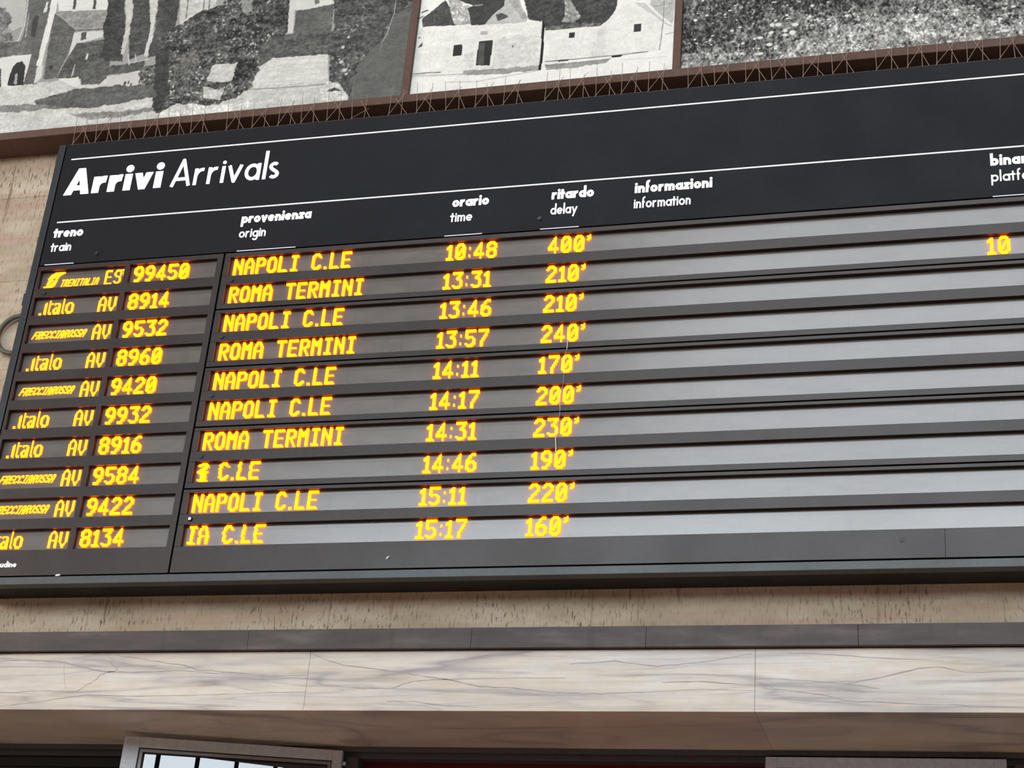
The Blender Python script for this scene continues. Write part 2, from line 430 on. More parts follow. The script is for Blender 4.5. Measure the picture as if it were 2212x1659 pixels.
def stroke_text(mb, text, x0, z0, x1, xheight, w, yf, yb, gap=.10):
    """letters on the board front from x0 to x1 on the baseline z0"""
    w = w
    adv = []
    for c in text: adv.append(glyph(c, w)[2])
    tot = sum(adv) + gap*(len(text)-1)
    sz = xheight/XH; sx = (x1-x0)/tot; x = x0
    for c, a in zip(text, adv):
        S, D, _ = glyph(c, w)
        hw = w*sz/2
        for pl in S:
            pts = [(x+p[0]*sx, z0+p[1]*sz) for p in pl]
            if D is None:
                mb.prism(pts, yf, yb); continue
            for i in range(len(pts)-1):
                (ax, az), (bx, bz) = pts[i], pts[i+1]
                L = math.hypot(bx-ax, bz-az)
                if L < 1e-6: continue
                nx, nz = -(bz-az)/L*hw, (bx-ax)/L*hw
                mb.prism([(ax-nx, az-nz), (bx-nx, bz-nz), (bx+nx, bz+nz), (ax+nx, az+nz)], yf, yb)
                if 0 < i and len(pts) < 6: mb.disc(ax, az, hw, yf, yb, 10)
        for (dx, dz, dr) in (D or []): mb.disc(x+dx*sx, z0+dz*sz, dr*sz, yf, yb, 16)
        x += (a+gap)*sx

# ------------------------------------------------------------------ dot matrix lettering
LED = {
 'A': [[(.5,0),(.5,10),(2.5,13.5),(4.5,13.5),(6.5,10),(6.5,0)],[(.5,6),(6.5,6)]],
 'C': [[(6.5,11),(4.5,13.5),(2.5,13.5),(.5,11.5),(.5,2),(2.5,0.2),(4.5,.2),(6.5,2.6)]],
 'E': [[(6.5,13.5),(.5,13.5),(.5,.2),(6.5,.2)],[(.5,7),(5.5,7)]],
 'F': [[(6.5,13.5),(.5,13.5),(.5,.2)],[(.5,7),(5.5,7)]],
 'I': [[(1,13.5),(5.5,13.5)],[(3.2,13.5),(3.2,.2)],[(1,.2),(5.5,.2)]],
 'L': [[(.5,13.5),(.5,.2),(6.5,.2)]],
 'M': [[(.5,0),(.5,13.5),(3.5,8.5),(6.5,13.5),(6.5,0)]],
 'N': [[(.5,0),(.5,13.5),(6.5,2.5)],[(6.5,13.5),(6.5,0)]],
 'O': [[(.5,2.5),(.5,11),(2.5,13.5),(4.5,13.5),(6.5,11),(6.5,2.5),(4.5,.2),(2.5,.2),(.5,2.5)]],
 'P': [[(.5,0),(.5,13.5),(5,13.5),(6.5,12),(6.5,8.5),(5,7),(.5,7)]],
 'R': [[(.5,0),(.5,13.5),(5,13.5),(6.5,12),(6.5,8.5),(5,7),(.5,7)],[(3,7),(6.5,0)]],
 'S': [[(6.5,11.5),(5,13.5),(2,13.5),(.5,11.5),(.5,9),(2,7.2),(5,6.6),(6.5,5),(6.5,2),(5,.2),(2,.2),(.5,2)]],
 'T': [[(0.3,13.5),(6.7,13.5)],[(3.5,13.5),(3.5,0)]],
 'V': [[(.5,13.5),(.5,5),(3.5,0.3),(6.5,5),(6.5,13.5)]],
 '0': [[(.5,2.5),(.5,11),(2.5,13.5),(4.5,13.5),(6.5,11),(6.5,2.5),(4.5,.2),(2.5,.2),(.5,2.5)],[(2,4),(5,9.5)]],
 '1': [[(.6,10.5),(2.4,13.2),(2.4,.3)],[(.2,.3),(4.4,.3)]],
 '2': [[(.5,11),(2.3,13.5),(4.7,13.5),(6.5,11.5),(6.5,9),(.5,2),(.5,.2),(6.7,.2)]],
 '3': [[(.5,13.5),(6.5,13.5),(3.5,8.3),(5,8),(6.5,6),(6.5,2.5),(4.8,.2),(2.2,.2),(.5,2.2)]],
 '4': [[(5,0),(5,13.5),(.3,4.4),(.3,3.6),(6.8,3.6)]],
 '5': [[(6.5,13.5),(.7,13.5),(.5,7.8),(4.6,8),(6.5,6),(6.5,2.5),(4.6,.2),(2.2,.2),(.5,2)]],
 '6': [[(5.8,13.5),(3.6,13.2),(.5,8.5),(.5,2.5),(2.3,.2),(4.7,.2),(6.5,2.2),(6.5,5.3),(4.7,7.3),(2.3,7.3),(.7,6)]],
 '7': [[(.3,13.5),(6.5,13.5),(6.5,12),(2.6,4),(2.6,0)]],
 '8': [[(2.3,7.2),(.7,9),(.7,11.8),(2.3,13.5),(4.7,13.5),(6.3,11.8),(6.3,9),(4.7,7.2),(2.3,7.2),(.5,5.4),(.5,2),(2.3,.2),(4.7,.2),(6.5,2),(6.5,5.4),(4.7,7.2)]],
 '9': [[(1.2,.2),(3.4,.5),(6.5,5.2),(6.5,11.2),(4.7,13.5),(2.3,13.5),(.5,11.5),(.5,8.4),(2.3,6.4),(4.7,6.4),(6.3,7.7)]],
 '.': [[(1.2,.5),(1.6,.5)]],
 ':': [[(.9,2.6),(1.1,2.6)],[(.9,9.6),(1.1,9.6)]],
 "'": [[(1.6,13.3),(1.6,11.4),(.5,9.8)],[(.8,13),(.9,12.4)]],
 ' ': [],
 'a': [[(.8,9.3),(2.4,10.2),(4.2,10),(5.6,8.4),(5.6,.3)],[(5.5,4),(3,.3),(1.6,.3),(.5,1.8),(.6,3.8),(2,5.6),(3.2,5.2)]],
 'l': [[(1,13.6),(1,1.6),(2,.3)]],
 't': [[(1,13),(1,1.6),(2.2,.3),(3,.3)],[(1,10),(3.4,10)]],
 'o': [[(.5,3),(.5,7.4),(2.6,10),(4.8,10),(6.8,7.4),(6.8,3),(4.8,.3),(2.6,.3),(.5,3)]],
 'j': [[(1.8,10.3),(1.8,.4)]],
}
LADV = {'1': 7.2, '.': 5.8, ':': 5.0, "'": 5, ' ': 10, 'I': 9.5}
LADVF = {'l': 4.2, 't': 5.4, 'j': 4.4, '.': 4.6, 'a': 8.4, 'o': 9.4}
def dx_(x): return 5.234 + (x-5.234)*.99775
def led_text(mb, text, x0, z0, height, pitch_x, y, depth=.009, rows=15, thick=.88, adv=None, slant=0.0, jitter=0.0, width=None, rnd=None):
    """LED dots on a grid: every lit run of a row becomes one raised bar"""
    x0 = dx_(x0)
    pz = height/rows
    tot = sum((adv or LADV).get(c, LADV.get(c, 10)) for c in text)
    if width: pitch_x = width/(tot-2)
    xc = 0.0
    for c in text:
        S = LED.get(c, [])
        for rr in range(-1, 16):
            run = None; spans = []
            off = 0
            if jitter and rnd: off = round(rnd.uniform(-jitter, jitter))
            for cc in range(-1, 11):
                lit = False
                for pl in S:
                    for i in range(len(pl)-1):
                        (ax, az), (bx, bz) = pl[i], pl[i+1]
                        dx, dz = bx-ax, bz-az; L2 = dx*dx+dz*dz
                        t = 0 if L2 == 0 else max(0, min(1, ((cc-ax)*dx+(rr-az)*dz)/L2))
                        if math.hypot(cc-ax-t*dx, rr-az-t*dz) <= thick: lit = True; break
                    if lit: break
                if lit and run is None: run = cc
                if not lit and run is not None: spans.append((run, cc)); run = None
            for a, b in spans:
                sh = slant*(rr*pz)
                zz = z0+(rr+.5)*pz
                mb.box(x0+(xc+a+off*.5+.5)*pitch_x+sh, x0+(xc+b+off*.5+.5)*pitch_x+sh, y-depth, y, zz-pz*.46, zz+pz*.46)
        xc += (adv or LADV).get(c, LADV.get(c, 10))

# ------------------------------------------------------------------ the arrivals board
YB = -.21                      # front face
XR = 6.55                      # right end
ZB0, ZB1 = 4.506, 7.287
board = empty('arrivals_board', (0, 0, ZB0), 'big dark train arrivals board with amber LED rows on the stone wall', 'departure board')

h = MB(); h.box(.032, XR-.032, -.157, 0, ZB0+.002, ZB1-.012)
h.build('housing', M_house, board)
f = MB(); f.box(0, .043, YB, -.150, ZB0+.05, ZB1); f.box(-.012, .0, -.205, -.19, 6.20, 6.275)
f.build('side_frame', M_edge, board, bevel=.002)
f = MB(); f.box(XR-.043, XR, YB, -.150, ZB0+.05, ZB1); f.build('side_frame', M_edge, board, bevel=.002)
f = MB(); f.box(0, XR, YB, -.150, ZB0, ZB0+.043); f.build('bottom_frame', M_frame, board, bevel=.003)
f = MB(); f.box(.0, XR, -.195, -.05, ZB1-.012, ZB1+.004); f.build('top_cap', speckled('top_cap_paint', rgb((52,54,52)), .5, .4), board)

# header with title, rules and column headings
hd = MB(); hd.box(.052, XR-.05, YB, -.157, 6.4505, ZB1-.002)
header = hd.build('header_panel', M_header, board, bevel=.002)
YL = YB-.003
for z in (7.1745, 6.7365):
    r_ = MB(); r_.box(.103, XR-.1, YL, YB+.002, z-.0037, z+.0037); r_.build('rule_line', M_rule, header, label='thin white line across the header')
t_ = MB(); stroke_text(t_, 'Arrivi', .102, 6.923, .727, .112, .255, YL, YB+.002, gap=.085); t_.build('title_lettering', M_title, header, label='bold white title Arrivi')
t_ = MB(); stroke_text(t_, 'Arrivals', .788, 6.920, 1.452,   .112, .112, YL, YB+.002, gap=.15); t_.build('title_lettering', M_title, header, label='light white title Arrivals')
HEAD = [('treno', 'train', .104, .287, .230), ('provenienza', 'origin', 1.278, 1.695, 1.436), ('orario', 'time', 2.516, 2.720, 2.635),
        ('ritardo', 'delay', 3.071, 3.299, 3.214), ('informazioni', 'information', 3.522, 3.930, 3.819), ('binario', 'platform', 5.328, 5.566, 5.590)]
for it, en, xa, xb, xc in HEAD:
    t_ = MB(); stroke_text(t_, it, xa, 6.6345, xb, .042, .20, YL, YB+.002, gap=.10); t_.build('column_heading', M_white, header, label='bold heading ' + it)
    t_ = MB(); stroke_text(t_, en, xa, 6.5395, xc, .039, .115, YL, YB+.002, gap=.14); t_.build('column_heading', M_white, header, label='light heading ' + en)
for a, b in ((.085, .27), (1.28, 1.63), (2.49, 2.70), (3.02, 3.23), (5.33, 5.62)):
    s_ = MB(); s_.box(a, b, YL, YB+.002, 6.4508, 6.4536); s_.build('leak_glint', M_glint, header, label='painted glint of leaked light under a heading')  # leaked light put in as thin glowing strips on the lower lip
for x, z in ((.405, 6.505), (3.012, 6.52)):
    s_ = MB(); s_.disc(x, z, .012, YB-.006, YB+.002); s_.build('latch', M_edge, header)

# rows
NR = 10
def wb(i): return 6.296 - .17752*i     # bottom of a display opening, front face
def wt(i): return wb(i) + .12
YD = -.182                              # display surface
KD = (7.71+YD)/(7.71-.165)
TXT = lambda i: 1.65 + (6.3235 - .17775*i - 1.65)*KD       # baseline of the LED text
ROWS = [('99450', 'NAPOLI C.LE', '10:48', "400'", 'T'), ('8914', 'ROMA TERMINI', '13:31', "210'", 'i'), ('9532', 'NAPOLI C.LE', '13:46', "210'", 'f'),
        ('8960', 'ROMA TERMINI', '13:57', "240'", 'i'), ('9420', 'NAPOLI C.LE', '14:11', "170'", 'f'), ('9932', 'NAPOLI C.LE', '14:17', "200'", 'i'),
        ('8916', 'ROMA TERMINI', '14:31', "230'", 'i'), ('9584', 'A C.LE', '14:46', "190'", 'f'), ('9422', 'NAPOLI C.LE', '15:11', "220'", 'f'),
        ('8134', 'IA C.LE', '15:17', "160'", 'i')]
rnd = random.Random(4)
PX = .00670

def opening_plate(mb, x0, x1, z0, z1, holes, ya=YB, yb=YB+.006):
    """front plate with rectangular holes: rows of holes [(za, zb, [(xa, xb), ...]), ...] from the top down"""
    top = z1
    for za, zb, xsp in holes:
        mb.box(x0, x1, ya, yb, zb, top)
        xx = x0
        for xa, xb in xsp:
            mb.box(xx, xa, ya, yb, za, zb); xx = xb
        mb.box(xx, x1, ya, yb, za, zb)
        top = za
    mb.box(x0, x1, ya, yb, z0, top)

TX0, TX1 = .052, 1.2035
tp = MB()
opening_plate(tp, TX0, TX1, 4.556, 6.4430, [(wb(i), wt(i), [(.070, .6035), (.633, 1.170)]) for i in range(NR)])
train = tp.build('train_panel', M_panel, board)
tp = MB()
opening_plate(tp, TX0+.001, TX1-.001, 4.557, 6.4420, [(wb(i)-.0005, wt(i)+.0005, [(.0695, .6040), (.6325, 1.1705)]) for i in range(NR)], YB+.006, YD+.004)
tp.build('shaded_recess', M_recess_shade, train)
for i in range(NR):
    num, dest, tim, dly, kind = ROWS[i]
    d1 = MB(); d1.box(.066, .608, YD, YD+.006, wb(i)-.004, wt(i)+.004); d1.build('display_window', M_disp, train)
    d2 = MB(); d2.box(.629, 1.174, YD, YD+.006, wb(i)-.004, wt(i)+.004); d2.build('display_window', M_disp, train)
    n_ = MB(); led_text(n_, num, .643, TXT(i), .0995, .00702, YD)
    n_.build('led_number', M_led, train, label='amber train number ' + num)
    c_ = MB(); z = TXT(i)
    if kind == 'T':
        # slanted block mark, small capitals and ES*
        sl = .30
        def q(pts): c_.prism([(.092+p[0]+sl*p[1]*.9, z+p[1]) for p in pts], YD-.005, YD)
        q([(0, .002), (.052, .002), (.066, .012), (.068, .050), (.058, .050), (.040, .020), (.020, .012), (0, .008)])
        q([(.012, .018), (.026, .022), (.044, .050), (.012, .050)])
        q([(.004, .056), (.034, .056), (.060, .084), (.094, .098), (.036, .098), (.014, .082)])
        q([(.050, .056), (.066, .056), (.070, .074), (.090, .090), (.100, .094), (.064, .078)])
        led_text(c_, 'TRENITALIA', .183, z+.002, .046, 0, YD, .004, 15, .95, slant=.25, width=.236)
        v_ = MB(); led_text(v_, 'ES', .462, z, .090, .0056, YD, .004, 15, .62)
        led_text(v_, 'A', .556, z+.045, .045, .0032, YD, .004, 15, .9); v_.build('led_service', M_ledthin, train, label='thin amber letters ES with a small raised mark')
    elif kind == 'i':
        led_text(c_, '.jtalo', .081, z, .098, 0, YD, .005, 15, .8, adv=LADVF, width=.215)
    else:
        led_text(c_, 'FRECCIAROSSA', .078, z+.024, .046, 0, YD, .004, 15, 1.15, slant=.45, width=.325)
    if kind != 'T':
        v_ = MB(); led_text(v_, 'AV', .456, z, .096, .0060, YD, .005, 15, .62); v_.build('led_service', M_ledthin, train, label='thin amber letters AV')
    c_.build('led_carrier', M_ledthin, train, label={'T': 'amber block mark with small slanted capitals', 'i': 'thin amber lower case word italo', 'f': 'small slanted amber capitals'}[kind])
s_ = MB(); s_.disc(.126, wb(0)-.031, .011, YB-.006, YB+.002); s_.build('latch', M_edge, train)
s_ = MB(); stroke_text(s_, 'udine', .232, 4.604, .326, .020, .15, YB-.002, YB+.002, gap=.14)
s_.build('maker_lettering', M_white, train, label='tiny white word udine')
s_ = MB(); s_.prism([(.57, 4.548), (.592, 4.549), (.60, 4.556), (.588, 4.559), (.572, 4.555)], YB-.006, YB); s_.build('paint_chip', M_chip, train)

# five destination modules of two rows each
DX0, DX1 = 1.2145, XR-.052
tops = [6.4430, 6.0805, 5.7250, 5.3685, 5.0145]
for k in range(5):
    bot = (tops[k+1] + .0075) if k < 4 else 4.556
    mb = MB()
    opening_plate(mb, DX0, DX1, bot, tops[k], [(wb(i), wt(i), [(1.248, DX1-.03)]) for i in (2*k, 2*k+1)])
    mod = mb.build('row_module', M_panel, board, bevel=.0015)
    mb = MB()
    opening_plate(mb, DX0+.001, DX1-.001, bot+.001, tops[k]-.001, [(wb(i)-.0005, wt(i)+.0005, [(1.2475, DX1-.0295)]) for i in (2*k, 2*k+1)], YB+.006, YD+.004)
    mb.build('shaded_recess', M_recess_shade, mod)
    for i in (2*k, 2*k+1):
        num, dest, tim, dly, kind = ROWS[i]
        d1 = MB(); d1.box(1.244, DX1-.026, YD, YD+.006, wb(i)-.004, wt(i)+.004); d1.build('display_window', M_disp, mod)
        jit = 1.1 if i in (7, 9) else 0
        t_ = MB()
        if i == 7:
            led_text(t_, '2', 1.257, TXT(i)+.045, .052, .0060, YD, rows=15, thick=1.6, jitter=1, rnd=rnd)
            led_text(t_, '1', 1.262, TXT(i), .055, .0075, YD, rows=15, thick=1.6, jitter=1, rnd=rnd)
            t_.build('led_word', M_led, mod, label='half of a broken amber letter')
            t_ = MB(); led_text(t_, 'C.LE', 1.372, TXT(i), .0995, PX, YD, jitter=jit, rnd=rnd)
            t_.build('led_word', M_led, mod, label='amber letters C.LE')
        else:
            wx = 1.255
            for wd in dest.split(' '):
                t_ = MB(); led_text(t_, wd, wx, TXT(i), .0995, PX, YD, jitter=jit, rnd=rnd)
                t_.build('led_word', M_led, mod, label='amber letters ' + wd)
                wx += (sum(LADV.get(c, 10) for c in wd) + LADV[' '])*PX
        t_ = MB(); led_text(t_, tim, 2.494, TXT(i), .0995, PX*1.035, YD); t_.build('led_time', M_led, mod, label='amber time ' + tim)
        t_ = MB(); led_text(t_, dly, 3.058, TXT(i), .0995, PX*1.03, YD); t_.build('led_delay', M_led, mod, label='amber delay ' + dly)
        if i == 1:
            t_ = MB(); led_text(t_, '10', 5.288, TXT(i), .0995, PX*1.06, YD); t_.build('led_platform', M_led, mod, label='amber platform number 10')
    zc = wb(2*k) - .029
    s_ = MB(); s_.disc(1.279, zc, .0125, YB-.006, YB+.002); s_.build('latch', M_edge if k < 4 else M_black, mod)
    if k == 4:
        s_ = MB(); s_.disc(1.279, zc, .0085, YB-.010, YB-.004); s_.build('latch_button', M_silver, mod, label='round silver latch button')
        s_ = MB(); s_.disc(4.851, 4.646, .011, YB-.003, YB+.002); s_.build('latch', M_edge, mod)
        s_ = MB(); s_.box(5.041, 5.0430, YB-.0006, YB+.002, 4.557, 4.696); s_.build('panel_seam', M_black, mod)
        s_ = MB(); s_.prism([(2.372, 4.603), (2.378, 4.603), (2.386, 4.612), (2.392, 4.619), (2.381, 4.617)], YB-.006, YB); s_.build('paint_chip', M_chip, mod)

# ------------------------------------------------------------------ thread, ring, spikes
def tubes(name, segs, r, m, **kw):
    mb = MB()
    for s in segs: mb.tube(s, r, 6)
    return mb.build(name, m, **kw)
pts = []
for k in range(30):
    z = 5.80 - .0225*k
    pts.append((3.215 + .004*math.sin(k*.7) - .0008*k, YB-.008-.003*math.sin(k*1.3), z))
rr_ = [.0006]*30
for a, b, v in ((0, 3, .0024), (15, 18, .0018), (26, 29, .0030)):
    for k in range(a, b+1): rr_[k] = v
th = MB(); th.tube(pts, rr_, 6)
th.build('hanging_thread', M_thread, label='dirty white thread hanging over the delay times on the board', cat='thread')

ring = empty('iron_ring', (-.105, 0, 6.10), 'grey green iron ring on the stone wall left of the board', 'ring')
mb = MB(); n = 40
mb.tube([(-.124+.118*math.cos(2*math.pi*k/n), -.026, 6.112+.122*math.sin(2*math.pi*k/n)) for k in range(n)], .0145, 10, True)
mb.build('loop', M_ring, ring, smooth=True)
mb = MB(); mb.disc(-.022, 6.16, .026, -.03, 0); mb.build('wall_bracket', M_ring, ring)

spk = random.Random(11)
segs = [(.05, 1.05, 'at the left end above the title'), (1.05, 2.05, 'above the origin column'),
        (2.05, 2.95, 'below the left of the house mural'), (2.95, 3.75, 'below the right of the house mural'),
        (3.75, 4.75, 'below the left of the meadow mural'), (4.75, 6.4, 'at the right end below the meadow mural')]
for xa, xb, wh in segs:
    root = empty('bird_spike_strip', ((xa+xb)/2, -.20, ZB1+.004), 'wire bird spikes on the board top ' + wh, 'bird spikes', 'bird spike strips along the board top')
    mb = MB(); mb.box(xa+.004, xb-.004, -.195, -.180, ZB1+.004, ZB1+.009); mb.build('base_strip', M_wire, root)
    n = int(round((xb-xa-.1)/.15)); st = (xb-xa-.14)/(n-.45)
    for k in range(n):
        x = xa + .024 + k*st + spk.uniform(-.008, .008)
        zb = ZB1+.008
        u = lambda v: spk.uniform(-v, v)
        u = lambda v: spk.uniform(-v, v)
        wires = [((x, -.190, zb), (x+u(.014), -.212, zb+.195+u(.03))),
                 ((x+.075, -.190, zb), (x+.075+u(.014), -.210, zb+.180+u(.035))),
                 ((x-.006, -.192, zb), (x+.098+u(.012), -.222, zb+.135+u(.015))),
                 ((x+.112, -.188, zb), (x+.045+u(.015), -.204, zb+.118+u(.02)))]
        if spk.random() < .12: wires[2] = ((x-.012, -.192, zb), (x+.11, -.22, zb+.045))
        for a, b in wires:
            wmb = MB(); wmb.tube([a, b], [.0018, .0014], 5); wmb.build('spike', M_wire, root)

# ------------------------------------------------------------------ window leaf standing open, right hand leaf
A = Vector((.841, .319)); B = Vector((1.962, .57)); U = (B-A).normalized(); Nn = Vector((U.y, -U.x)); LW = (B-A).length
ZTOP = 3.859; ZBOT = 2.60
leaf = empty('window_leaf', (A.x, A.y, ZBOT), 'grey metal window leaf standing open under the marble lintel', 'window')
def leaf_box(mb, u0, u1, n0, n1, z0, z1):
    c = []
    for z in (z0, z1):
        for (u, n_) in ((u0, n0), (u1, n0), (u1, n1), (u0, n1)):
            p = A + U*u + Nn*n_; c.append((p.x, p.y, z))
    mb.add(c, [(0,1,5,4),(1,2,6,5),(2,3,7,6),(3,0,4,7),(4,5,6,7),(3,2,1,0)])
mb = MB(); T = .05
leaf_box(mb, 0, .084, -T, 0, ZBOT, ZTOP); leaf_box(mb, LW-.05, LW, -T, 0, ZBOT, ZTOP)
leaf_box(mb, .084, LW-.05, -T, 0, ZTOP-.055, ZTOP); leaf_box(mb, .084, LW-.05, -T, 0, ZBOT, ZBOT+.06)
mb.build('leaf_frame', M_leaf, leaf, bevel=.002)
mb = MB()
def ring_boxes(mb, u0, u1, z0, z1, t, n0, n1):
    leaf_box(mb, u0, u0+t, n0, n1, z0, z1); leaf_box(mb, u1-t, u1, n0, n1, z0, z1)
    leaf_box(mb, u0+t, u1-t, n0, n1, z1-t, z1); leaf_box(mb, u0+t, u1-t, n0, n1, z0, z0+t)
ring_boxes(mb, .084, LW-.05, ZBOT+.06, ZTOP-.055, .005, -T, -.006)
ring_boxes(mb, .105, LW-.070, ZBOT+.08, ZTOP-.074, .007, -T, -.012)
mb.build('gasket', M_gasket, leaf)
mb = MB(); ring_boxes(mb, .089, LW-.055, ZBOT+.065, ZTOP-.060, .016, -T, -.008); mb.build('glazing_bead', M_bead, leaf)
mb = MB(); leaf_box(mb, .110, LW-.075, -.035, -.022, ZBOT+.085, ZTOP-.079); mb.build('pane', M_glass, leaf)

leaf2 = empty('door_leaf', (4.7, YF, 2.63), 'blue grey metal leaf top under the lintel at the right end', 'door')
mb = MB(); X0, X1, Y0, Y1 = 4.142, 5.264, YF-.03, YF+.02
zt = 3.849
mb.box(X0, X0+.055, Y0, Y1, 2.64, zt); mb.box(X1-.055, X1, Y0, Y1, 2.64, zt); mb.box(X0+.055, X1-.055, Y0, Y1, zt-.05, zt); mb.box(X0+.055, X1-.055, Y0, Y1, 2.64, 2.70)
mb.build('leaf_frame', M_leafb, leaf2, bevel=.003)
mb = MB(); mb.box(X0+.055, X1-.055, Y0+.015, Y0+.03, 2.70, zt-.05); mb.build('pane', M_glass, leaf2)

